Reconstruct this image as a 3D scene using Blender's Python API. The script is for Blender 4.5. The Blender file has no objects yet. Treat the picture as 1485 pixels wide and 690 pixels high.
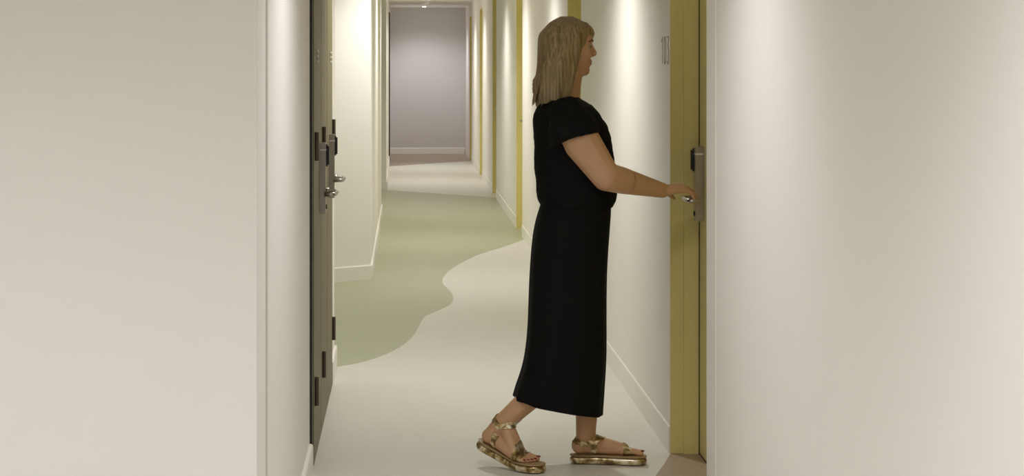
import bpy, bmesh, math, random
from mathutils import Vector, Matrix, noise
from mathutils.bvhtree import BVHTree
random.seed(7)
C = bpy.context.scene.collection
SC = bpy.context.scene
# ------------------------------------------------------------------ camera
F, CX, HY, CH = 3100.0, 588.0, 95.0, 1.45      # focal length in px, vanishing point, eye height
cam_d = bpy.data.cameras.new('camera'); cam = bpy.data.objects.new('camera', cam_d); C.objects.link(cam)
cam.location = (0, 0, CH); cam.rotation_euler = (math.pi/2, 0, 0)
cam_d.sensor_width = 36; cam_d.sensor_fit = 'HORIZONTAL'; cam_d.lens = F/1485*36
cam_d.shift_x = (742.5-CX)/1485; cam_d.shift_y = -(345-HY)/1485
cam_d.clip_start = 0.05; cam_d.clip_end = 100
SC.camera = cam
# ------------------------------------------------------------------ world / view
w = bpy.data.worlds.new('world'); SC.world = w; w.use_nodes = True
w.node_tree.nodes['Background'].inputs[0].default_value = (0.9, 0.92, 1, 1)
w.node_tree.nodes['Background'].inputs[1].default_value = 0.02
SC.view_settings.view_transform = 'Standard'; SC.view_settings.look = 'None'
SC.view_settings.gamma = 1; SC.view_settings.use_curve_mapping = False
SC.view_settings.exposure = -0.08
SC.cycles.use_denoising = True
SC.cycles.max_bounces = 14; SC.cycles.diffuse_bounces = 9; SC.cycles.sample_clamp_indirect = 6
# lamps: x, y, power, spot angle (deg)
LAMP_COL = (0.98, 0.968, 0.895); LOBBY_COL = (0.975, 0.975, 1.0)
LAMPS = [(0.36, 2.7, 76, 'nearest the lobby corner'), (0.27, 5.95, 60, 'in front of the first olive door'),
         (0.27, 9.5, 108, 'above the room number'), (0.27, 14.2, 90, 'above the side passage mouth'),
         (0.27, 17.6, 90, 'before the third olive door'), (0.27, 20.9, 90, 'beyond the third olive door'),
         (0.33, 26.7, 80, 'beyond the fourth olive door'), (0.33, 30.3, 84, 'beyond the fifth olive door'),
         (0.30, 34.2, 56, 'in view just before the grey end wall'),
         (-1.3, 12.2, 55, 'inside the side passage'), (-1.3, 22.8, 90, 'inside the far alcove')]
LOBBY_FILL = [(-0.85, 3.2, 90, 'added out of view as lobby fill by the left wall corner'), (-2.3, 3.0, 95, 'added out of view as lobby fill further left'),
         (-1.9, 0.3, 75, 'added out of view as lobby fill behind the viewer'), (0.2, -0.6, 22, 'added out of view as lobby fill by the right wall')]  # unseen lobby lamps, added for ambient fill and to brighten the left wall

# ------------------------------------------------------------------ materials
def mat(name, col, rough=0.5, metal=0.0, noise_amt=0.0, noise_scale=60, bump=0.0, bump_scale=200, spec=0.5, coat=0.0):
    m = bpy.data.materials.new(name); m.use_nodes = True; nt = m.node_tree; b = nt.nodes['Principled BSDF']
    b.inputs['Base Color'].default_value = (*col, 1); b.inputs['Roughness'].default_value = rough
    b.inputs['Metallic'].default_value = metal; b.inputs['Specular IOR Level'].default_value = spec
    b.inputs['Coat Weight'].default_value = coat
    tc = nt.nodes.new('ShaderNodeTexCoord')
    if noise_amt:
        n = nt.nodes.new('ShaderNodeTexNoise'); n.inputs['Scale'].default_value = noise_scale; n.inputs['Detail'].default_value = 3
        nt.links.new(tc.outputs['Object'], n.inputs['Vector'])
        mr = nt.nodes.new('ShaderNodeMapRange'); mr.inputs[3].default_value = 1-noise_amt; mr.inputs[4].default_value = 1+noise_amt
        nt.links.new(n.outputs['Fac'], mr.inputs[0])
        mx = nt.nodes.new('ShaderNodeMix'); mx.data_type = 'RGBA'; mx.blend_type = 'MULTIPLY'; mx.inputs[0].default_value = 1
        mx.inputs[6].default_value = (*col, 1); nt.links.new(mr.outputs[0], mx.inputs[7]); nt.links.new(mx.outputs[2], b.inputs['Base Color'])
    if bump:
        n2 = nt.nodes.new('ShaderNodeTexNoise'); n2.inputs['Scale'].default_value = bump_scale
        nt.links.new(tc.outputs['Object'], n2.inputs['Vector'])
        bp = nt.nodes.new('ShaderNodeBump'); bp.inputs['Strength'].default_value = bump; bp.inputs['Distance'].default_value = 0.002
        nt.links.new(n2.outputs['Fac'], bp.inputs['Height']); nt.links.new(bp.outputs[0], b.inputs['Normal'])
    return m
def terrazzo(name, col, fleck, scale=95, dens=0.22):
    m = mat(name, col, 0.42, noise_amt=0.03, noise_scale=3); nt = m.node_tree; b = nt.nodes['Principled BSDF']
    tc = [n for n in nt.nodes if n.type == 'TEX_COORD'][0]
    src = b.inputs['Base Color'].links[0].from_socket
    for k, (fc, sc, th) in enumerate(((fleck, scale, dens), (tuple(c*0.62 for c in col), scale*1.3, dens*0.72))):
        v = nt.nodes.new('ShaderNodeTexVoronoi'); v.inputs['Scale'].default_value = sc
        nt.links.new(tc.outputs['Object'], v.inputs['Vector'])
        lt = nt.nodes.new('ShaderNodeMath'); lt.operation = 'LESS_THAN'; lt.inputs[1].default_value = th
        nt.links.new(v.outputs['Distance'], lt.inputs[0])
        sp = nt.nodes.new('ShaderNodeSeparateColor'); nt.links.new(v.outputs['Color'], sp.inputs[0])
        g = nt.nodes.new('ShaderNodeMath'); g.operation = 'GREATER_THAN'; g.inputs[1].default_value = 0.6; nt.links.new(sp.outputs[k], g.inputs[0])
        mu = nt.nodes.new('ShaderNodeMath'); mu.operation = 'MULTIPLY'; nt.links.new(lt.outputs[0], mu.inputs[0]); nt.links.new(g.outputs[0], mu.inputs[1])
        mu2 = nt.nodes.new('ShaderNodeMath'); mu2.operation = 'MULTIPLY'; mu2.inputs[1].default_value = 0.55; nt.links.new(mu.outputs[0], mu2.inputs[0])
        mx = nt.nodes.new('ShaderNodeMix'); mx.data_type = 'RGBA'; nt.links.new(mu2.outputs[0], mx.inputs[0])
        nt.links.new(src, mx.inputs[6]); mx.inputs[7].default_value = (*fc, 1); src = mx.outputs[2]
    nt.links.new(src, b.inputs['Base Color'])
    return m
M = {}
M['wall'] = mat('white wall paint', (0.86, 0.84, 0.808), 0.7, noise_amt=0.01, noise_scale=2, bump=0.04, bump_scale=400, spec=0.3)
M['endwall'] = mat('grey wall paint', (0.66, 0.645, 0.64), 0.7, bump=0.04, bump_scale=400, spec=0.3)
M['ceiling'] = mat('white ceiling paint', (0.87, 0.845, 0.79), 0.8, bump=0.03, bump_scale=300, spec=0.2)
M['base'] = mat('white skirting paint', (0.86, 0.84, 0.80), 0.45, noise_amt=0.01, noise_scale=5)
M['floor'] = terrazzo('pale terrazzo vinyl', (0.655, 0.64, 0.59), (0.9, 0.9, 0.86))
M['green'] = terrazzo('sage terrazzo vinyl', (0.40, 0.415, 0.285), (0.50, 0.51, 0.38))
M['brown'] = terrazzo('taupe terrazzo vinyl', (0.36, 0.27, 0.195), (0.62, 0.53, 0.40))
M['gold'] = mat('olive gold paint', (0.76, 0.67, 0.285), 0.42, noise_amt=0.03, noise_scale=120, bump=0.06, bump_scale=500)
M['dark'] = mat('bronze laminate', (0.165, 0.140, 0.072), 0.55, noise_amt=0.08, noise_scale=40, bump=0.05, bump_scale=400)
M['black'] = mat('black rubber', (0.012, 0.012, 0.013), 0.5, noise_amt=0.1)
M['steel'] = mat('brushed steel', (0.42, 0.39, 0.35), 0.3, 1.0, noise_amt=0.06, noise_scale=90)
M['hinge'] = mat('dark bronze hinge', (0.10, 0.085, 0.06), 0.4, 0.7, noise_amt=0.2, noise_scale=90)
M['plastic'] = mat('black plastic', (0.015, 0.015, 0.016), 0.3, noise_amt=0.05)
M['white'] = mat('white plastic', (0.8, 0.8, 0.78), 0.4, noise_amt=0.02)
M['numeral'] = mat('warm grey lettering', (0.36, 0.32, 0.25), 0.5, noise_amt=0.03)
M['clear'] = mat('white etched dots', (0.75, 0.73, 0.66), 0.3, noise_amt=0.02)
M['cloth'] = mat('black cotton', (0.0085, 0.008, 0.008), 0.9, noise_amt=0.15, noise_scale=300, bump=0.15, bump_scale=900, spec=0.1)
M['skin'] = mat('skin', (0.57, 0.33, 0.19), 0.5, noise_amt=0.06, noise_scale=30, bump=0.08, bump_scale=500)
M['skin'].node_tree.nodes['Principled BSDF'].inputs['Subsurface Weight'].default_value = 0.08
M['skin'].node_tree.nodes['Principled BSDF'].inputs['Subsurface Radius'].default_value = (0.012, 0.005, 0.003)
M['lips'] = mat('lips', (0.42, 0.14, 0.11), 0.4, noise_amt=0.05)
M['nail'] = mat('dark red nail varnish', (0.22, 0.012, 0.02), 0.15, noise_amt=0.02, coat=0.6)
M['eye'] = mat('eye', (0.42, 0.38, 0.34), 0.15, noise_amt=0.02)
M['brow'] = mat('brown brow hair', (0.12, 0.075, 0.04), 0.7, noise_amt=0.1)
M['insole'] = mat('tan leather', (0.36, 0.24, 0.12), 0.5, noise_amt=0.08, noise_scale=60)
def hairmat():
    m = mat('blonde hair', (0.25, 0.175, 0.09), 0.5); nt = m.node_tree; b = nt.nodes['Principled BSDF']
    tc = [n for n in nt.nodes if n.type == 'TEX_COORD'][0]; mp = nt.nodes.new('ShaderNodeMapping'); mp.inputs['Scale'].default_value = (140, 140, 8)
    n = nt.nodes.new('ShaderNodeTexNoise'); n.inputs['Scale'].default_value = 1.0
    cr = nt.nodes.new('ShaderNodeValToRGB'); cr.color_ramp.elements[0].position = 0.3; cr.color_ramp.elements[0].color = (0.17, 0.115, 0.055, 1)
    cr.color_ramp.elements[1].position = 0.72; cr.color_ramp.elements[1].color = (0.42, 0.31, 0.16, 1)
    nt.links.new(tc.outputs['Object'], mp.inputs[0]); nt.links.new(mp.outputs[0], n.inputs['Vector']); nt.links.new(n.outputs['Fac'], cr.inputs[0])
    nt.links.new(cr.outputs[0], b.inputs['Base Color'])
    return m
M['hair'] = hairmat()
def marble(name):
    m = mat(name, (0.6, 0.45, 0.2), 0.25, 0.75); nt = m.node_tree; b = nt.nodes['Principled BSDF']
    tc = [n for n in nt.nodes if n.type == 'TEX_COORD'][0]; n = nt.nodes.new('ShaderNodeTexNoise'); n.inputs['Scale'].default_value = 30; n.inputs['Distortion'].default_value = 1.2
    cr = nt.nodes.new('ShaderNodeValToRGB'); e = cr.color_ramp.elements
    e[0].position = 0.38; e[0].color = (0.20, 0.135, 0.06, 1); e[1].position = 0.66; e[1].color = (0.93, 0.86, 0.68, 1)
    x = cr.color_ramp.elements.new(0.5); x.color = (0.52, 0.38, 0.17, 1)
    nt.links.new(tc.outputs['Object'], n.inputs['Vector']); nt.links.new(n.outputs['Fac'], cr.inputs[0]); nt.links.new(cr.outputs[0], b.inputs['Base Color'])
    return m
M['goldleaf'] = marble('marbled gold leather')
def emat(name, col, st):
    m = bpy.data.materials.new(name); m.use_nodes = True; b = m.node_tree.nodes['Principled BSDF']
    b.inputs['Base Color'].default_value = (0.8, 0.8, 0.8, 1)
    b.inputs['Emission Color'].default_value = (*col, 1); b.inputs['Emission Strength'].default_value = st
    return m
M['lens'] = emat('lit lamp lens', (1, 0.95, 0.86), 9)

# ------------------------------------------------------------------ helpers
class MB:
    def __init__(s): s.v = []; s.f = []
    def add(s, vs, fs):
        o = len(s.v); s.v += [Vector(v) for v in vs]; s.f += [[i+o for i in f] for f in fs]; return s
    def box(s, a, b):
        x0, y0, z0 = [min(a[i], b[i]) for i in range(3)]; x1, y1, z1 = [max(a[i], b[i]) for i in range(3)]
        return s.add([(x0,y0,z0),(x1,y0,z0),(x1,y1,z0),(x0,y1,z0),(x0,y0,z1),(x1,y0,z1),(x1,y1,z1),(x0,y1,z1)],
                     [(0,3,2,1),(4,5,6,7),(0,1,5,4),(1,2,6,5),(2,3,7,6),(3,0,4,7)])
    def prism(s, poly, z0, z1):
        n = len(poly)
        return s.add([(x,y,z0) for x,y in poly]+[(x,y,z1) for x,y in poly],
                     [list(range(n))[::-1], list(range(n,2*n))]+[(i,(i+1)%n,(i+1)%n+n,i+n) for i in range(n)])
    def rings(s, rings, cap=True):
        n = len(rings[0]); vs = [p for r in rings for p in r]; fs = []
        for k in range(len(rings)-1):
            for i in range(n): fs.append((k*n+i, k*n+(i+1)%n, (k+1)*n+(i+1)%n, (k+1)*n+i))
        if cap: fs.append(list(range(n))[::-1]); fs.append([(len(rings)-1)*n+i for i in range(n)])
        return s.add(vs, fs)
    def tcap(s, p, r1, q, r2, seg=14, flat=(1,1), up=None):
        p, q = Vector(p), Vector(q); d = (q-p); L = d.length; d.normalize()
        a = Vector(up) if up else (Vector((0,0,1)) if abs(d.z) < 0.9 else Vector((1,0,0)))
        u = (a - d*a.dot(d)).normalized(); v = d.cross(u); R = []
        def ring(c, r): R.append([c + (u*math.cos(t)*flat[0]+v*math.sin(t)*flat[1])*r for t in [2*math.pi*i/seg for i in range(seg)]])
        for k in range(4): t = math.pi/2*(k+0.35)/4.0; ring(p - d*r1*math.cos(t), r1*math.sin(t))
        ring(p, r1); ring(q, r2)
        for k in range(3,-1,-1): t = math.pi/2*(k+0.35)/4.0; ring(q + d*r2*math.cos(t), r2*math.sin(t))
        return s.rings(R)
    def chain(s, pts, rs, **k):
        for i in range(len(pts)-1): s.tcap(pts[i], rs[i], pts[i+1], rs[i+1], **k)
        return s
    def ell(s, c, ax, rot=None, seg=20):
        c = Vector(c); R = []; m = rot or Matrix.Identity(3)
        for k in range(1, 12):
            t = math.pi*k/12
            R.append([c + m @ Vector((ax[0]*math.sin(t)*math.cos(a), ax[1]*math.sin(t)*math.sin(a), ax[2]*math.cos(t)*-1)) for a in [2*math.pi*i/seg for i in range(seg)]])
        return s.rings(R)
    def tube(s, pts, r, seg=12):
        pts = [Vector(p) for p in pts]; R = []
        rs = r if isinstance(r, (list, tuple)) else [r]*len(pts)
        up = None
        for i, p in enumerate(pts):
            d = (pts[min(i+1, len(pts)-1)]-pts[max(i-1, 0)]).normalized()
            if up is None: up = Vector((0,0,1)) if abs(d.z) < 0.9 else Vector((0,1,0))
            u = (up-d*up.dot(d)).normalized(); v = d.cross(u); up = u
            R.append([p+(u*math.cos(t)+v*math.sin(t))*rs[i] for t in [2*math.pi*k/seg for k in range(seg)]])
        return s.rings(R)
    def build(s, name, m, parent=None, smooth=False, bevel=0, **tags):
        me = bpy.data.meshes.new(name); me.from_pydata([tuple(v) for v in s.v], [], s.f); me.materials.append(m)
        bm = bmesh.new(); bm.from_mesh(me); bmesh.ops.recalc_face_normals(bm, faces=bm.faces)
        if bevel:
            es = [e for e in bm.edges if len(e.link_faces) == 2 and e.calc_face_angle(0) > 0.6]
            bmesh.ops.bevel(bm, geom=es, offset=bevel, segments=2, affect='EDGES', clamp_overlap=True)
        bm.to_mesh(me); bm.free()
        if smooth: me.polygons.foreach_set('use_smooth', [True]*len(me.polygons))
        o = bpy.data.objects.new(name, me); C.objects.link(o)
        if parent is not None: o.parent = parent; o.matrix_parent_inverse = Matrix.Translation(-parent.location) if parent.parent is None else Matrix.Translation(-wloc(parent))
        for k, v in tags.items(): o[k] = v
        return o
def wloc(o):
    p = Vector(o.location); 
    if o.parent is not None: p = o.matrix_parent_inverse @ p; return wloc(o.parent) + p
    return p
def thing(name, loc, **tags):
    o = bpy.data.objects.new(name, None); C.objects.link(o); o.location = loc; o.empty_display_size = 0.1
    for k, v in tags.items(): o[k] = v
    return o
def remesh(o, voxel, smooth_it=4, fac=0.6, disp=None):
    md = o.modifiers.new('r', 'REMESH'); md.mode = 'VOXEL'; md.voxel_size = voxel; md.use_smooth_shade = True
    if smooth_it: sm = o.modifiers.new('s', 'SMOOTH'); sm.factor = fac; sm.iterations = smooth_it
    dg = bpy.context.evaluated_depsgraph_get(); me = bpy.data.meshes.new_from_object(o.evaluated_get(dg))
    o.modifiers.clear(); old = o.data; o.data = me; me.name = o.name
    if not me.materials: me.materials.append(old.materials[0])
    if disp:
        nn = [v.normal.copy() for v in me.vertices]
        for v, n in zip(me.vertices, nn): v.co += n*disp(v.co)
    me.polygons.foreach_set('use_smooth', [True]*len(me.polygons)); me.update()
    return o
def fl(px, py): s = (py-HY)/CH; return ((px-CX)/s, F/s)      # a floor point read off the photo, as a plan position
def at(px, py, Y): return Vector(((px-CX)*Y/F, Y, CH-(py-HY)*Y/F))

# ------------------------------------------------------------------ setting
XR, XL, CEIL, DH, BH = 0.990, -0.343, 2.40, 2.20, 0.10
ST = dict(kind='structure')
YE = 35.1
MB().box((-4.4, -3.4, -0.2), (1.6, YE+0.4, 0)).build('floor', M['floor'], **ST)
MB().box((-4.4, -3.4, CEIL), (1.6, YE+0.4, CEIL+0.2)).build('ceiling', M['ceiling'], **ST)
# sage and taupe inlays, flush sheets
near = [(756,348.3),(748,351.5),(737,355.5),(722,360.5),(706,365),(692,370),(677,377),(663,384.5),(652,392),(645,399),(641.5,406),(643,412),(649,418.5),(655,425),(657,432),(656,437.5),(651,442.5),(640,448),(626,454),(616,459),(611,466),(607,474),(602,483),(594,492),(583,501),(569,509),(553,516),(535,522),(516,527),(492,531)]
p = [fl(*q) for q in near]
import itertools
def smoothpoly(pts, n=4):
    out = []
    for i in range(len(pts)-1):
        a = pts[max(i-1,0)]; b = pts[i]; c = pts[i+1]; d = pts[min(i+2, len(pts)-1)]
        for k in range(n):
            t = k/n
            out.append(tuple(0.5*(2*b[j]+(c[j]-a[j])*t+(2*a[j]-5*b[j]+4*c[j]-d[j])*t*t+(3*b[j]-a[j]-3*c[j]+d[j])*t**3) for j in (0,1)))
    return out+[pts[-1]]
p = smoothpoly(p)
far_l, far_r = fl(552.4, 274.8), fl(713.4, 286)
g = MB(); 
poly = [(1.2, p[0][1]+0.4)]+p+[(XL+0.005, 10.3),(-2.6,9.6),(-2.6, far_l[1]+1.0), far_l, (far_r[0], far_r[1]), (1.2, far_r[1]-0.6)]
g.prism(poly, -0.01, 0.0006); g.build('floor_inlay', M['green'], **ST)
b1, b2 = fl(564, 241), fl(680, 233.4)
MB().prism([(-0.6, b1[1]-0.8), b1, b2, (1.3, b2[1]+0.4), (1.3, YE+.1), (-0.6, YE+.1)][::-1], -0.01, 0.0006).build('floor_inlay', M['brown'], **ST)
q = [fl(973, 656.5), fl(969.5,662), fl(963, 673), fl(957,681), fl(951, 690), fl(938,715), fl(930,745)]
MB().prism(smoothpoly(q)+[(1.3, fl(930,745)[1]), (1.3, 8.04), (0.99, 8.04)], -0.01, 0.0006).build('floor_inlay', M['brown'], **ST)

# right wall with its door openings
DOORS_R = [8.0, 13.05, 19.1, 24.3, 28.5, 33.0]; DW = 1.0; RV = 0.105
wr = MB(); y0 = -3.2
wb = []
for d in DOORS_R:
    wr.box((XR, y0, 0), (XR+0.25, d-DW, CEIL)); wr.box((XR, d-DW, DH), (XR+0.25, d, CEIL)); wb.append((y0, d-DW)); y0 = d
wr.box((XR, y0, 0), (XR+0.25, YE, CEIL)); wb.append((y0, YE))
wr.build('wall_right', M['wall'], **ST)
bs = MB()
def bprof(mb, x, out, ya, yb):   # skirting along y, rounded top edge
    prof = [(0,0),(out*0.014,0),(out*0.014,BH-0.008),(out*0.011,BH-0.002),(out*0.006,BH),(0,BH)]
    mb.rings([[(x+u, yy, z) for u, z in prof] for yy in (ya, yb)])
for a, b in wb: bprof(bs, XR, -0.4, a+0.001, b-0.001)
bs.build('baseboard_right', M['base'], **ST)
MB().box((XR-0.004, 6.80, BH), (XR, 7.0, CEIL)).build('trim_1', M['base'], bevel=0.0015, **ST)

# left side
wl = MB()
wl.box((XL, 5.33, 0), (-0.95, 7.67, CEIL)); wl.box((XL-0.1, 7.67, 0), (-0.95, 9.72, CEIL)); wl.box((XL, 7.67, 2.15), (XL-0.1, 9.72, CEIL)); wl.box((XL, 9.72, 0), (-0.95, 10.33, CEIL))
wl.box((-0.95, 5.33, 0), (-2.6, 10.33, CEIL))
A45 = [(-0.236, 14.5), (-0.236, 20.8), (-2.6, 20.8), (-2.6, 14.07), (-0.75, 14.07)]
wl.prism(A45[::-1], 0, CEIL)
wl.prism([(-0.226, 24.9), (-0.250, 32.0), (-0.250, YE), (-2.6, YE), (-2.6, 24.9)][::-1], 0, CEIL)
wl.box((-2.6, 10.33, 0), (-2.8, 14.07, CEIL)); wl.box((-2.6, 20.8, 0), (-2.8, 24.9, CEIL))
wl.build('wall_left', M['wall'], **ST)
M['wall_shade'] = mat('pale green grey wall shade', (0.74, 0.74, 0.675), 0.6, noise_amt=0.01)  # shaded, greenish tone of the wall put into the colour
MB().box((-0.3445, 5.322, 0), (-0.40, 5.3295, CEIL)).build('shade_strip', M['wall_shade'], bevel=0.001, **ST)  # thin strip added over the wall face to carry its painted shade
MB().box((-0.348, 5.0, 0), (-4.2, 5.32, CEIL)).build('wall_lobby', M['wall'], **ST)
MB().box((-4.2, -3.2, 0), (-4.4, 5.33, CEIL)).build('wall_lobby_left', M['wall'], **ST)
MB().box((-4.4, -3.2, 0), (XR+0.25, -3.4, CEIL)).build('wall_behind', M['wall'], **ST)
MB().box((-2.6, YE, 0), (XR+0.25, YE+0.2, CEIL)).build('wall_end', M['endwall'], **ST)
bl = MB()
bprof(bl, XL, 1, 5.34, 7.63); bprof(bl, XL, 1, 9.73, 10.33); bprof(bl, -0.236, 1, 14.5, 20.8)
# skirting on the angled and facing wall ends
def bseg(mb, a, b):
    a, b = Vector((*a, 0)), Vector((*b, 0)); d = (b-a).normalized(); n = Vector((d.y, -d.x, 0))
    prof = [(0,0),(0.014,0),(0.014,BH-0.008),(0.011,BH-0.002),(0.006,BH),(0,BH)]
    mb.rings([[c+n*u+Vector((0,0,z)) for u, z in prof] for c in (a, b)])
bseg(bl, (-0.75, 14.07), (-0.236+0.007, 14.5+0.003)); bseg(bl, (-2.6, 24.9), (-0.226+0.012, 24.9)); bseg(bl, (-0.226, 24.9), (-0.250, 31.98)); 
bl.build('baseboard_left', M['base'], **ST)
be = MB(); bseg(be, (-0.25, YE), (XR-0.015, YE)); be.build('baseboard_end', M['base'], **ST)
bb = MB(); bseg(bb, (-4.2, 5.0), (-0.349, 5.0)); bb.build('baseboard_lobby', M['base'], **ST)

# ------------------------------------------------------------------ doors
def hardware(parent, x, y, out, thick=0.03, lever_to=-1, name_leaf=None):
    """lock plate on a leaf face at plan (x, y); out = -1/+1 direction away from the leaf; lever runs towards lever_to along y"""
    z0, z1 = 0.878, 1.152
    pl = MB().box((x, y-0.028, z0), (x+out*thick, y+0.028, z1)).build('lock_plate', M['steel'], parent, bevel=0.0018)
    MB().box((x+out*thick*0.3, y+0.006, 1.06), (x+out*(thick+0.012), y+0.032, 1.145)).build('card_reader', M['plastic'], pl, bevel=0.006)
    MB().box((x+out*0.002, y-0.0295, z1-0.03), (x+out*(thick+0.001), y+0.029, z1-0.024)).build('trim_line', M['white'], pl)
    zl = 0.962
    n = MB(); n.tube([(x+out*thick*0.9, y, zl), (x+out*(thick+0.014), y, zl)], 0.0165, 20)
    e = thick+0.042
    pts = [(x+out*thick, y, zl)]+[(x+out*(e-0.02+0.02*math.sin(t)), y+lever_to*0.02*(1-math.cos(t)), zl) for t in [math.pi/2*k/6 for k in range(7)]]
    pts += [(x+out*(e-0.003), y+lever_to*0.075, zl-0.002)]
    pts += [(x+out*(e-0.012*(1-math.cos(t))-0.006), y+lever_to*(0.095+0.02*math.sin(t)), zl-0.003) for t in [math.pi/2*k/5 for k in range(6)]]
    pts += [(x+out*(thick*0.62+0.006), y+lever_to*0.117, zl-0.003)]
    n.tube(pts, 0.0085, 14); n.build('lever_handle', M['steel'], pl, smooth=True)
    MB().tube([(x+out*thick*0.98, y, 0.905), (x+out*(thick+0.004), y, 0.905)], 0.009, 16).build('keyhole_cover', M['plastic'], pl)
def right_door(idx, Y):
    t = thing('door_%d' % idx, (XR+0.05, Y-DW/2, 0), kind='structure')
    xa, xm, xb = XR, XR+0.05, XR+RV
    f = MB()
    for (ya, s) in ((Y, -1), (Y-DW, 1)):
        # jamb with a rebate step
        f.prism([(xa, ya), (xa, ya+s*0.006), (xm, ya+s*0.006), (xm, ya+s*0.020), (xb, ya+s*0.020), (xb, ya)][::s], 0, DH)
    f.box((xa, Y-DW+0.02, DH-0.012), (xm, Y-0.02, DH)); f.box((xm, Y-DW+0.02, DH-0.03), (xb, Y-0.02, DH))
    f.build('door_frame', M['gold'], t)
    MB().box((xb-0.0005, Y-0.0205, 0.0), (xb+0.012, Y-0.030, DH-0.03)).box((xb-0.0005, Y-DW+0.0205, 0.0), (xb+0.012, Y-DW+0.03, DH-0.03)).build('rubber_seal', M['black'], t)
    lf = MB().box((xb+0.002, Y-DW+0.031, 0.006), (xb+0.045, Y-0.031, DH-0.034)).build('door_leaf', M['gold'], t, bevel=0.001)
    MB().box((xb+0.001, Y-DW+0.031, 0.0007), (xb+0.04, Y-0.031, 0.0058)).build('drop_seal', M['black'], t)
    hardware(t, xb+0.002, Y-0.125, -1, 0.032)
    for z in (0.27, 1.16, 2.0):
        MB().tube([(xb-0.004, Y-DW+0.028, z-0.05), (xb-0.004, Y-DW+0.028, z+0.05)], 0.007, 12).build('hinge', M['steel'], t)
    return t
for i, Y in enumerate(DOORS_R): right_door(i+1, Y)
# left bronze doors: three narrow leaves
XF = -0.331
def left_leaf(idx, ya, yb, hinge_y, handle_y=None, sign_y=None, lever=-1):
    t = thing('door_%d' % idx, (XF, (ya+yb)/2, 0), kind='structure')
    MB().box((XF, ya+0.002, 0.004), (XF-0.045, yb-0.002, 2.12)).build('door_leaf', M['dark'], t, bevel=0.0015)
    for z in (0.262, 1.155, 2.02):
        h = MB().tube([(XF+0.007, hinge_y, z-0.052), (XF+0.007, hinge_y, z+0.052)], 0.0085, 12).box((XF-0.001, hinge_y-0.03, z-0.05), (XF+0.0025, hinge_y+0.03, z+0.05))
        h.build('hinge', M['hinge'], t)
    if handle_y: hardware(t, XF, handle_y, 1, 0.024, lever)
    if sign_y:
        s = MB().box((XF-0.0005, sign_y-0.045, 1.457), (XF+0.0012, sign_y+0.045, 1.512)).build('sign_plate', M['dark'], t)
        for a in (-0.026, 0.026):
            for z in (1.464, 1.484, 1.505):
                MB().tube([(XF+0.0008, sign_y+a, z), (XF+0.0065, sign_y+a, z)], 0.0055, 10).build('sign_dot', M['clear'], s)
left_leaf(7, 7.72, 8.375, 7.80, 8.26, 8.0, -1)
left_leaf(8, 8.385, 9.035, 8.50)
left_leaf(9, 9.045, 9.68, 9.665, 9.26, 9.42, -1)
fr = MB(); fr.box((XF-0.004, 7.67, 0), (XL-0.1, 7.719, 2.15)); fr.box((XF-0.004, 9.681, 0), (XL-0.1, 9.72, 2.15)); fr.box((XF-0.004, 7.72, 2.123), (XL-0.1, 9.68, 2.15))
fr.build('trim_2', M['dark'], **ST)
MB().box((XF-0.003, 7.652, 0), (XL, 7.6695, 2.15)).build('trim_3', M['black'], **ST)
# far left bronze door
t = thing('door_10', (-0.25, 32.6, 0), kind='structure')
MB().box((-0.249, 32.02, 0.004), (-0.2385, 33.2, 2.25)).build('door_leaf', M['dark'], t, bevel=0.002)
MB().box((-0.249, 32.0, 0.0), (-0.237, 32.02, 2.25)).build('door_frame', M['black'], t)

# ------------------------------------------------------------------ room number (and the same kind of number by the other doors)
def strokes(paths, y_left, x, z0, h, wdt, th=0.008):
    """lettering on the right wall; text runs towards -y"""
    mb = MB()
    for pth in paths:
        for (u0, v0), (u1, v1) in zip(pth[:-1], pth[1:]):
            a = Vector((u0*wdt, v0*h)); b = Vector((u1*wdt, v1*h)); d = (b-a).normalized()*th/2; n = Vector((-d.y, d.x))
            qd = [a-d*0.6-n, b+d*0.6-n, b+d*0.6+n, a-d*0.6+n]
            vs = [(x, y_left-q.x, z0+q.y) for q in qd]+[(x-0.0015, y_left-q.x, z0+q.y) for q in qd]
            mb.add(vs, [(0,1,2,3),(7,6,5,4),(0,4,5,1),(1,5,6,2),(2,6,7,3),(3,7,4,0)])
    return mb
def arc(cx, cy, rx, ry, a0, a1, n=16): return [(cx+rx*math.cos(math.radians(a0+(a1-a0)*k/n)), cy+ry*math.sin(math.radians(a0+(a1-a0)*k/n))) for k in range(n+1)]
one = [[(0.02, 0.86), (0.12, 1.0), (0.12, 0.0)]]
def zero(u): return [arc(u+0.11, 0.78, 0.10, 0.22, 0, 180)+[(u+0.01, 0.22)]+arc(u+0.11, 0.22, 0.10, 0.22, 180, 360)+[(u+0.21, 0.78)]]
def three(u): return [[(u, 1.0), (u+0.20, 1.0), (u+0.08, 0.62)]+arc(u+0.085, 0.31, 0.115, 0.31, 80, -100)+[(u-0.01, 0.06)]]
rn = thing('room_number', (XR, 8.14, 1.458), label='thin grey room number 103 on the white wall beside the nearest olive door', category='room number')
for paths in (one, zero(0.34), three(0.74)): strokes(paths, 8.262, XR, 1.458, 0.100, 0.245, 0.006).build('numeral', M['numeral'], rn)

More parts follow.
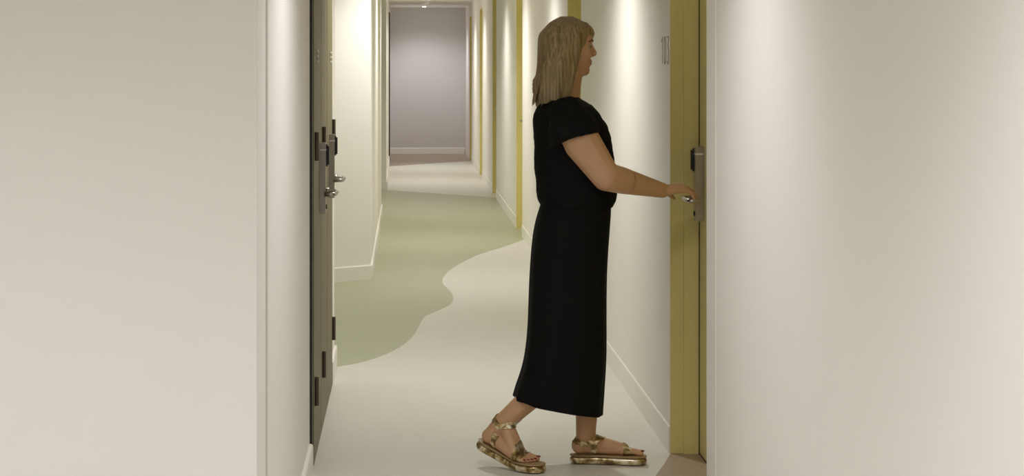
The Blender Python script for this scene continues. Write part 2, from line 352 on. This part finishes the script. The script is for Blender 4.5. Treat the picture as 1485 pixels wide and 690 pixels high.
# ------------------------------------------------------------------ ceiling fittings
def downlight(x, y, pw, where, ang=150, col=LAMP_COL):
    t = thing('downlight', (x, y, CEIL), label='small round recessed ceiling downlight ' + where, category='ceiling light', group='recessed ceiling downlights')
    ring = MB(); R = []
    for r, z in ((0.045, CEIL), (0.045, CEIL-0.004), (0.032, CEIL-0.006), (0.030, CEIL-0.001)): R.append([(x+r*math.cos(a), y+r*math.sin(a), z) for a in [2*math.pi*k/24 for k in range(24)]])
    ring.rings(R, cap=False).build('trim_ring', M['white'], t)
    MB().tube([(x, y, CEIL-0.0005), (x, y, CEIL-0.008), (x, y, CEIL-0.018)], [0.031, 0.031, 0.022], 24).build('lens', M['lens'], t)
    ld = bpy.data.lights.new('downlight_lamp', 'SPOT'); ld.energy = pw; ld.color = col; ld.spot_size = math.radians(ang); ld.spot_blend = 1.0; ld.shadow_soft_size = 0.05
    lo = bpy.data.objects.new('lamp', ld); C.objects.link(lo); lo.parent = t; lo.location = (0, 0, -0.075)
for a in LAMPS: downlight(*a, ang=134 if a[1] < 7 else 146, col=LOBBY_COL if a[1] < 7 or a[1] > 34 else LAMP_COL)
for a in LOBBY_FILL: downlight(*a, 150, LOBBY_COL)
t = thing('smoke_detector', (0.31, 31.6, CEIL), label='small white round smoke detector on the ceiling near the far end', category='smoke detector')
MB().tube([(0.31, 31.6, CEIL), (0.31, 31.6, CEIL-0.012)], 0.055, 24).build('base', M['white'], t)
MB().rings([[(0.31+r*math.cos(a), 31.6+r*math.sin(a), z) for a in [2*math.pi*k/24 for k in range(24)]] for r, z in ((0.045, CEIL-0.012), (0.045, CEIL-0.03), (0.035, CEIL-0.042), (0.01, CEIL-0.045))]).build('sensor_dome', M['white'], t, smooth=True)

# ------------------------------------------------------------------ the woman
PY = 7.77
person = thing('person', at(840, 672, PY)*1.0, label='woman in black blouse and long black skirt reaching for the nearest olive door handle', category='person')
person.location.z = 0
def hand(mb, W, Fd, N, S, curls, thumb=0.35, sc=1.0, spread=0.0):
    """W wrist, Fd forward, N out of the palm, S towards the thumb"""
    W = Vector(W); Fd = Vector(Fd).normalized(); N = Vector(N); N = (N-Fd*N.dot(Fd)).normalized(); S = Vector(S); S = (S-Fd*S.dot(Fd)-N*S.dot(N)).normalized()
    tips = []
    offs = (0.029, 0.010, -0.009, -0.027); lens = ((.044,.026,.020), (.048,.030,.021), (.045,.028,.020), (.035,.021,.018)); base = (0.086, 0.090, 0.086, 0.077)
    for k in range(4):
        kn = W + Fd*base[k]*sc + S*offs[k]*sc
        mb.tcap(W + Fd*0.012 + S*offs[k]*0.55*sc, 0.0165*sc, kn, 0.0115*sc, seg=12)
        d = (Fd + S*spread*(1.5-k)*0.3).normalized(); pcur = kn; ang = 0; r = [0.0098, 0.0088, 0.0080, 0.0070]
        for j in range(3):
            ang += curls[k][j]
            dd = d*math.cos(ang) + N*math.sin(ang); q = pcur + dd*lens[k][j]*sc
            mb.tcap(pcur, r[j]*sc, q, r[j+1]*sc, seg=10); pcur = q
        tips.append((pcur.copy(), dd.copy()))
    mb.ell(W + Fd*0.035*sc + S*0.022*sc + N*0.010*sc, (0.024*sc, 0.018*sc, 0.020*sc))
    a = W + Fd*0.022*sc + S*0.028*sc + N*0.006; b = a + (Fd*0.55 + S*0.75 + N*thumb).normalized()*0.042*sc
    c = b + (Fd*0.85 + S*0.35 + N*(thumb+0.25)).normalized()*0.030*sc; d = c + (Fd*0.95 + S*0.0 + N*(thumb+0.45)).normalized()*0.024*sc
    mb.tcap(a, 0.0145*sc, b, 0.0115*sc, seg=12); mb.tcap(b, 0.0112*sc, c, 0.010*sc, seg=12); mb.tcap(c, 0.010*sc, d, 0.0078*sc, seg=12)
    return tips
B = MB()
YR, YLs = PY-0.165, PY+0.165         # right (nearer) and left shoulders
# torso core, hidden below the clothes
B.ell(at(828, 205, PY), (0.095, 0.130, 0.16)); B.ell(at(832, 275, PY), (0.098, 0.125, 0.13)); B.ell(at(826, 325, PY), (0.098, 0.125, 0.12))
B.tcap(at(822, 172, YR+0.05), 0.048, at(822, 172, YLs-0.05), 0.048)
# neck and head
B.tcap(at(815, 158, PY), 0.060, at(824, 108, PY), 0.052)
hr = Matrix.Rotation(math.radians(6), 3, 'Y')
HC = at(825, 67, PY)
B.ell(HC, (0.086, 0.071, 0.088), hr); B.ell(HC+Vector((0.028, 0, -0.055)), (0.050, 0.054, 0.058), hr)
B.ell(HC+Vector((0.052, 0, -0.088)), (0.024, 0.027, 0.021)); B.tcap(HC+Vector((-0.012, -0.048, -0.05)), 0.014, HC+Vector((0.048, -0.02, -0.093)), 0.014); B.tcap(HC+Vector((-0.012, 0.048, -0.05)), 0.014, HC+Vector((0.048, 0.02, -0.093)), 0.014)
B.ell(HC+Vector((0.062, 0, 0.030)), (0.026, 0.050, 0.034))                                   # brow
B.tcap(HC+Vector((0.078, 0, 0.006)), 0.0080, HC+Vector((0.0935, 0, -0.025)), 0.0085); B.tcap(HC+Vector((0.084, 0, -0.031)), 0.009, HC+Vector((0.0925, 0, -0.028)), 0.0085)
for s in (-1, 1):
    B.ell(HC+Vector((0.084, s*0.010, -0.032)), (0.009, 0.007, 0.0065)); B.ell(HC+Vector((0.058, s*0.032, -0.030)), (0.024, 0.022, 0.024))
    B.ell(HC+Vector((-0.012, s*0.074, -0.012)), (0.017, 0.008, 0.030), Matrix.Rotation(-0.2, 3, 'Y'))
B.ell(HC+Vector((0.0735, 0, -0.054)), (0.012, 0.022, 0.0065)); B.ell(HC+Vector((0.0715, 0, -0.065)), (0.012, 0.019, 0.007)); B.ell(HC+Vector((0.064, 0, -0.060)), (0.016, 0.034, 0.022))
# right arm reaching to the handle
shR = at(817, 168, YR-0.005); elR = at(879, 256, PY-0.215); wrR = at(961, 276, 7.735)
B.tcap(shR.lerp(elR, 0.08), 0.052, shR.lerp(elR, 0.45), 0.068); B.tcap(shR.lerp(elR, 0.45), 0.068, elR, 0.052)
B.tcap(elR, 0.052, elR.lerp(wrR, 0.3), 0.048); B.tcap(elR.lerp(wrR, 0.3), 0.048, wrR, 0.028, flat=(1, 0.85))
fd = (at(1012, 270, 7.79)-wrR).normalized()
TIPS = hand(B, wrR+fd*0.004, fd, (0.35, 0.35, -0.9), (0.2, 0.9, 0.35), [(0.35,0.55,0.35), (0.45,0.6,0.4), (0.5,0.6,0.4), (0.5,0.6,0.4)], thumb=0.45, sc=0.95, spread=0.15)
# left arm, elbow drawn back, forearm forward on the far side
shL = at(822, 168, YLs); elL = at(794, 276, PY+0.215); wrL = at(822, 345, PY+0.23)
B.tcap(shL, 0.048, elL, 0.044); B.tcap(elL, 0.044, wrL, 0.027)
fdl = (wrL-elL).normalized()
hand(B, wrL, fdl, (0.2, -1, 0), (0.6, 0, 0.7), [(0.3,0.35,0.25), (0.35,0.4,0.3), (0.4,0.4,0.3), (0.45,0.4,0.3)], thumb=0.3, sc=0.92)
# legs
hipR, hipL = at(824, 335, PY-0.075), at(832, 335, PY+0.075)
knR, knL = at(850, 504, PY-0.07), at(856, 480, PY+0.06)
anR, anL = at(730, 612, PY-0.045), at(849, 640, PY+0.025)
for h, k, a in ((hipR, knR, anR), (hipL, knL, anL)):
    B.tcap(h, 0.080, k, 0.053); B.tcap(k, 0.053, k.lerp(a, 0.35), 0.050); B.tcap(k.lerp(a, 0.35), 0.050, k.lerp(a, 0.85), 0.038); B.tcap(k.lerp(a, 0.85), 0.038, a, 0.035)
SOLE = 0.034
nails = []
def foot(an, heel, ball, yaw, inner):
    """ankle, heel and ball centres; toes flat on the sole heading yaw; inner = +1 if the big toe is on the left of the heading"""
    f = Vector((math.cos(yaw), math.sin(yaw), 0)); l = Vector((-f.y, f.x, 0))*inner
    B.tcap(an, 0.035, heel, 0.031); B.ell(heel, (0.034, 0.030, 0.031))
    mid = heel.lerp(ball, 0.5)
    B.tcap(an+(ball-an).normalized()*0.01, 0.034, ball+l*0.016+Vector((0,0,0.004)), 0.020); B.tcap(an, 0.028, ball-l*0.020, 0.017)
    B.tcap(heel, 0.027, ball+l*0.022, 0.018); B.tcap(heel, 0.027, ball-l*0.026, 0.016)
    B.tcap(ball+l*0.024, 0.019, ball-l*0.030, 0.015)
    for k, (o, L, r) in enumerate(((0.031, 0.060, 0.0125), (0.011, 0.058, 0.009), (-0.006, 0.052, 0.0085), (-0.021, 0.045, 0.008), (-0.035, 0.036, 0.008))):
        b0 = ball + l*o*0.85 + Vector((0,0,-0.001)); m = b0+f*L*0.55+Vector((0,0,-0.001)); e = b0+f*L+l*(0.001)+Vector((0,0,0)); b0.z = max(b0.z, SOLE+r*0.7); m.z = SOLE+r+0.004; e.z = SOLE+r*0.85
        B.tcap(b0, r*1.15, m, r); B.tcap(m, r, e, r*0.95)
        nails.append((e + f*r*0.45 + Vector((0,0,r*0.75)), r, f))
    return f, l
ballL = at(905, 661, PY+0.02); ballL.z = SOLE+0.019
heelL = at(842, 652, PY+0.03); heelL.z = SOLE+0.030
fL, lL = foot(anL, heelL, ballL, math.radians(-7), -1)        # left foot: big toe on its right side
ballR = at(752, 666, PY-0.11); ballR.z = SOLE+0.019
heelR = at(712, 632, PY-0.032)
fR, lR = foot(anR, heelR, ballR, math.radians(-33), 1)
body = remesh(B.build('body', M['skin'], person), 0.0036, 5, 0.5)
# lips and nails are coloured by where they are on the body
bm_ = body.data; bm_.materials.append(M['lips'])
lipc = HC+Vector((0.084, 0, -0.061)); bi = body.matrix_world
for pl_ in bm_.polygons:
    c = pl_.center
    if (c-lipc).length < 0.03 and abs(c.z-lipc.z) < 0.0105 - abs(c.y-lipc.y)*0.35 and abs(c.y-lipc.y) < 0.022 and c.x > HC.x+0.066: pl_.material_index = 1
for c, r, f in nails:
    MB().ell(c-Vector((0,0,r*0.12)), (r*0.75, r*0.72, r*0.34), Matrix.Rotation(math.atan2(f.y, f.x), 3, 'Z'), seg=12).build('toenail', M['nail'], body, smooth=True, label='dark red toenail')
for s in (-1, 1):
    ey = MB().ell(HC+Vector((0.0705, s*0.031, -0.002)), (0.0095, 0.0115, 0.0048)).build('eye', M['eye'], body, smooth=True)
    MB().ell(HC+Vector((0.0755, s*0.0325, -0.002)), (0.0052, 0.0070, 0.0046)).build('iris', M['brow'], ey, smooth=True)
    MB().tube([HC+Vector((0.086, s*0.014, 0.018)), HC+Vector((0.082, s*0.032, 0.022)), HC+Vector((0.068, s*0.048, 0.016))], [0.003, 0.0035, 0.002], 8).build('eyebrow', M['brow'], body, smooth=True)
bvh = BVHTree.FromPolygons([v.co.copy() for v in bm_.vertices], [tuple(p_.vertices) for p_ in bm_.polygons])

# blouse
def ering(cx0, cx1, py, b, n=40, yc=PY, tilt=0.0, fold=0.0, ph=0.0, k=7):
    a0, a1 = at(cx0, py, PY), at(cx1, py, PY); cx = (a0.x+a1.x)/2; a = (a1.x-a0.x)/2; out = []
    for i in range(n):
        t_ = 2*math.pi*i/n; w_ = 1+fold*math.sin(k*t_+ph)
        sx = math.copysign(abs(math.cos(t_))**0.9, math.cos(t_)); sy = math.copysign(abs(math.sin(t_))**0.9, math.sin(t_))
        out.append(Vector((cx+a*sx*w_, yc+b*sy*w_, a0.z+tilt*math.cos(t_))))
    return out
T = MB()
T.rings([ering(*r) for r in ((786,888,300,.165),(780,893,290,.165),(777,895,272,.162),(776,892,250,.160),(775,889,225,.165),(774,886,200,.172),(773,880,182,.175),(774,870,166,.172),(779,858,153,.158),(788,845,145,.125),(796,838,140,.078))])
T.ell(at(823,167,YR+0.005), (.068,.066,.064)); T.ell(at(823,167,YLs-0.005), (.068,.066,.064))
def sleeve(sh, el, rr):
    d = (el-sh).normalized(); R = []
    for t_, r in ((-0.055, 0.030), (-0.04, 0.050), (0.0, 0.066), (0.04, rr), (0.075, rr+0.006), (0.100, rr+0.010)):
        c = sh+d*t_; u = Vector((0,1,0)); u = (u-d*u.dot(d)).normalized(); v = d.cross(u)
        R.append([c+(u*math.cos(a)+v*math.sin(a))*r for a in [2*math.pi*k/28 for k in range(28)]])
    T.rings(R)
sleeve(at(824,164,YR+0.005), at(846,240,YR-0.03), 0.086); sleeve(at(820,164,YLs-0.005), at(800,240,YLs+0.03), 0.074)
def wr_(co): return 0.0035*noise.noise(Vector((co.x*9, co.y*9, co.z*22))) + 0.002*noise.noise(co*45)
blouse = remesh(T.build('blouse', M['cloth'], person), 0.006, 4, 0.6, wr_)
# skirt
S_ = MB(); rows = ((787,885,286,.150,0,0),(783,886,300,.160,0,0),(777,885,318,.172,0,.006),(772,883,345,.182,0,.010),(769,880,385,.186,0,.014),(767,879,430,.184,0,.018),(766,879,475,.180,0,.020),(762,879,515,.176,0,.022),(755,877,545,.172,-.006,.024),(748,875,568,.170,-.020,.026),(744,873,588,.168,-.032,.028))
S_.rings([ering(r[0], r[1], r[2], r[3], 72, PY, r[4], r[5], 0.6+i*0.05, 9) for i, r in enumerate(rows)], cap=False)
# inner face for cloth thickness
inner = [ering(r[0]+1.6, r[1]-1.6, r[2], r[3]-.004, 72, PY, r[4], r[5], 0.6+i*0.05, 9) for i, r in enumerate(rows)]
outer_last = [ering(r[0], r[1], r[2], r[3], 72, PY, r[4], r[5], 0.6+i*0.05, 9) for i, r in enumerate(rows)][-1]
S_.rings([outer_last]+inner[::-1], cap=False)
sk = S_.build('skirt', M['cloth'], person, smooth=True)
bm2 = bmesh.new(); bm2.from_mesh(sk.data); bmesh.ops.remove_doubles(bm2, verts=bm2.verts, dist=1e-5); bm2.to_mesh(sk.data); bm2.free()
sb = sk.modifiers.new('sub', 'SUBSURF'); sb.levels = 2; sb.render_levels = 2

# hair: a cap plus long locks
H = MB()
H.ell(HC+Vector((-0.008, 0, 0.010)), (0.092, 0.083, 0.094), hr); H.ell(HC+Vector((0.032, 0, 0.058)), (0.064, 0.062, 0.040), Matrix.Rotation(0.35, 3, 'Y'))
hb = lambda px, py, y: at(px, py, PY+y)
for s in (-1, 1):
    for (x0, x1, yy0, yy1, r0, r1) in ((838, 826, .060, .078, .022, .022), (824, 812, .066, .088, .026, .028), (808, 797, .058, .080, .028, .032)):
        H.tcap(hb(x0, 52, s*yy0), r0, hb(x1+2, 100, s*yy1), r1); H.tcap(hb(x1+2, 100, s*yy1), r1, hb(x1-5, 142, s*(yy1+.006)), r1*0.75)
H.tcap(hb(808, 60, 0), .070, hb(799, 110, 0), .056, flat=(1, 1.2)); H.tcap(hb(799, 110, 0), .058, hb(794, 148, 0), .046)
hair = remesh(H.build('hair', M['hair'], person), 0.006, 6, 0.6, lambda co: 0.004*noise.noise(Vector((co.x*70, co.y*70, co.z*6))))
# carve the face opening: drop hair that lies in front of the face
bm3 = bmesh.new(); bm3.from_mesh(hair.data)
kill = [v for v in bm3.verts if v.co.x > HC.x+0.040+max(0, (v.co.z-HC.z))*0.35 and v.co.z < HC.z+0.028 and v.co.z > HC.z-0.16 and abs(v.co.y-PY) < 0.080]
bmesh.ops.delete(bm3, geom=kill, context='VERTS'); bm3.to_mesh(hair.data); bm3.free()
L_ = MB()
for k in range(150):
    a = random.uniform(0.32, 2*math.pi-0.32)          # 0 = face
    dx, dy = math.cos(a), math.sin(a); s_ = math.copysign(1, dy)
    top = HC+Vector((-0.008+0.02*dx, 0.010*dy, 0.105)); m1 = HC+Vector((-0.008+0.070*dx, 0.068*dy, 0.070)); m2 = HC+Vector((-0.010+0.092*dx*(1 if dx < 0 else .75), 0.088*dy, 0.0))
    low = 118+random.uniform(0, 36) if dx < 0.4 else 104+random.uniform(0, 26)
    bx = 808+dx*(26 if dx < 0 else 16)-5; m3 = hb(bx+3, 105, dy*0.100); e_ = hb(bx-5, low, dy*0.098+random.uniform(-.008,.008))
    pts = [top, m1, m2, m3, e_]; pp = smoothpoly([(0,0)], 1)
    cur = []
    for i in range(4):
        P0, P1, P2, P3 = pts[max(i-1,0)], pts[i], pts[i+1], pts[min(i+2,4)]
        for q_ in range(5):
            t_ = q_/5; cur.append(0.5*(2*P1+(P2-P0)*t_+(2*P0-5*P1+4*P2-P3)*t_*t_+(3*P1-P0-3*P2+P3)*t_**3))
    cur.append(e_); n_ = len(cur)
    L_.tube(cur, [0.0025+0.0045*math.sin(math.pi*min(1, (i+1)/n_*1.02))**0.6 if i < n_-1 else 0.001 for i in range(n_)], 7)
L_.build('hair_locks', M['hair'], hair, smooth=True)

# sandals
def sandal(f, l, heelp, ballp, toe_len, bend):
    heel_g = Vector((heelp.x, heelp.y, 0)); 
    s = None
    def outline(sc=1.0, grow=0.0):
        # (along, half-width inner, half-width outer)
        return [(-0.040, 0.000), (-0.037, 0.014), (-0.022, 0.030), (0.0, 0.034), (0.04, 0.031), (0.08, 0.031), (0.12, 0.036), (0.16, 0.044), (0.20, 0.046), (0.212, 0.042), (0.225, 0.035), (0.234, 0.025), (0.239, 0.012), (0.240, 0.0)]
    prof = outline()
    Ltot = (Vector((ballp.x, ballp.y, 0))-heel_g)
    def loc(u):
        """centre of the sole at distance u from the heel centre, and its up vector"""
        bl = (ballp-heelp).length
        if not bend: 
            c = heel_g + f*u; return c, Vector((0,0,1))
        base = Vector((ballp.x, ballp.y, 0))
        if u >= bl: return base+f*(u-bl), Vector((0,0,1))
        d = (heelp-ballp).normalized(); up = d.cross(l); up = up if up.z > 0 else -up
        wgt = min(1, (bl-u)/0.035)
        hd = base + Vector((0,0,0)) + d*(bl-u); hd.z = max(0, hd.z)
        hd = hd - (up-Vector((0,0,1)))*0.0 
        off = (heelp-up*(0.030+SOLE)) - (base+d*bl); hd = base+d*(bl-u)+off*min(1, (bl-u)/bl)
        return hd, (Vector((0,0,1)).lerp(up, wgt)).normalized()
    def slab(zz0, zz1, grow, name, m, parent, bev):
        mb = MB(); R = []
        for (u, hw) in prof:
            c, up = loc(u); hw2 = hw+grow if hw > 0 else 0.007
            e_ = 1 if u in (prof[0][0], prof[-1][0]) else 0.45 if u in (prof[1][0], prof[-2][0]) else 0; z0, z1 = zz0+(zz1-zz0)*0.32*e_, zz1-(zz1-zz0)*0.32*e_
            ring = [c-l*hw2*0.96+up*(z0+bev), c-l*hw2*0.9+up*z0, c+l*hw2*0.9+up*z0, c+l*hw2*0.96+up*(z0+bev), c+l*hw2+up*((z0+z1)/2), c+l*hw2*0.97+up*(z1-bev), c+l*hw2*0.9+up*z1, c-l*hw2*0.9+up*z1, c-l*hw2*0.97+up*(z1-bev), c-l*hw2+up*((z0+z1)/2)]
            R.append(ring)
        mb.rings(R); o = mb.build(name, m, parent, smooth=True); sd = o.modifiers.new('s', 'SUBSURF'); sd.levels = 2; sd.render_levels = 2
        return o
    so = slab(0.001, SOLE-0.006, 0.002, 'sandal', M['goldleaf'], person, 0.006)
    slab(SOLE-0.008, SOLE+0.001, 0.000, 'insole', M['insole'], so, 0.002)
    def strap(c, n, up, w_, a0, a1, m=M['goldleaf'], R0=0.12, N=36, th=0.0035):
        n = Vector(n).normalized(); up = Vector(up); up = (up-n*up.dot(n)).normalized(); sd = n.cross(up); rows_ = []
        for i in range(N+1):
            a = math.radians(a0+(a1-a0)*i/N); d = up*math.cos(a)+sd*math.sin(a); row = []
            for k in (-1, -0.5, 0, 0.5, 1):
                o_ = c+n*w_*0.5*k+d*R0; h, nn, _, dist = bvh.ray_cast(o_, -d, R0)
                row.append(((h if h else c+n*w_*0.5*k+d*0.02), d))
            rows_.append(row)
        vals = [[(p_-(c+n*w_*0.5*kk)).dot(d_) for (p_, d_), kk in zip(r_, (-1,-.5,0,.5,1))] for r_ in rows_]
        ss = []
        for i in range(N+1):
            r_ = []
            for j in range(5):
                s0 = [vals[max(0, min(N, i+q_))][j] for q_ in (-2,-1,0,1,2)]; r_.append(max(vals[i][j], sum(s0)/5))
            ss.append(r_)
        R = []
        for i in range(N+1):
            a = math.radians(a0+(a1-a0)*i/N); d = up*math.cos(a)+sd*math.sin(a)
            lo = [c+n*w_*0.5*k+d*(ss[i][j]+0.0006) for j, k in enumerate((-1,-.5,0,.5,1))]; hi = [c+n*w_*0.5*k+d*(ss[i][j]+th) for j, k in enumerate((-1,-.5,0,.5,1))]
            R.append(lo+hi[::-1])
        return MB().rings(R).build('strap', m, so, smooth=False)
    return so, loc, strap
so, loc, strap = sandal(fL, lL, heelL, ballL, 0.05, False)
Z = Vector((0,0,1))
strap(ballL+fL*0.012, fL, Z, 0.030, -125, 125)
V = heelL + fL*0.045 + Z*0.012
strap(heelL+fL*0.050-Z*0.012, fL, Z, 0.022, 48, 128); strap(heelL+fL*0.050-Z*0.012, fL, Z, 0.022, -128, -48)
strap(anL-Z*0.006+fL*0.006, (fL*0.28+Z).normalized(), -fL, 0.020, -105, 105)       # behind the heel
strap(anL-Z*0.004+fL*0.010, (Z-fL*0.55).normalized(), fL, 0.022, -88, 88)          # over the instep
so, loc, strap = sandal(fR, lR, heelR, ballR, 0.05, True)
strap(ballR+fR*0.012, fR, Z, 0.032, -122, 122)
dR = (ballR-heelR).normalized(); upR = (Z-dR*Z.dot(dR)).normalized()
strap(heelR+dR*0.036-upR*0.004, (dR+upR*0.15).normalized(), upR, 0.022, 30, 118); strap(heelR+dR*0.036-upR*0.004, (dR+upR*0.15).normalized(), upR, 0.022, -118, -30)
strap(anR-upR*0.006+dR*0.006, (dR*0.28+upR).normalized(), -dR, 0.020, -105, 105)
strap(anR-upR*0.004+dR*0.012, (upR-dR*0.6).normalized(), dR, 0.022, -88, 88)
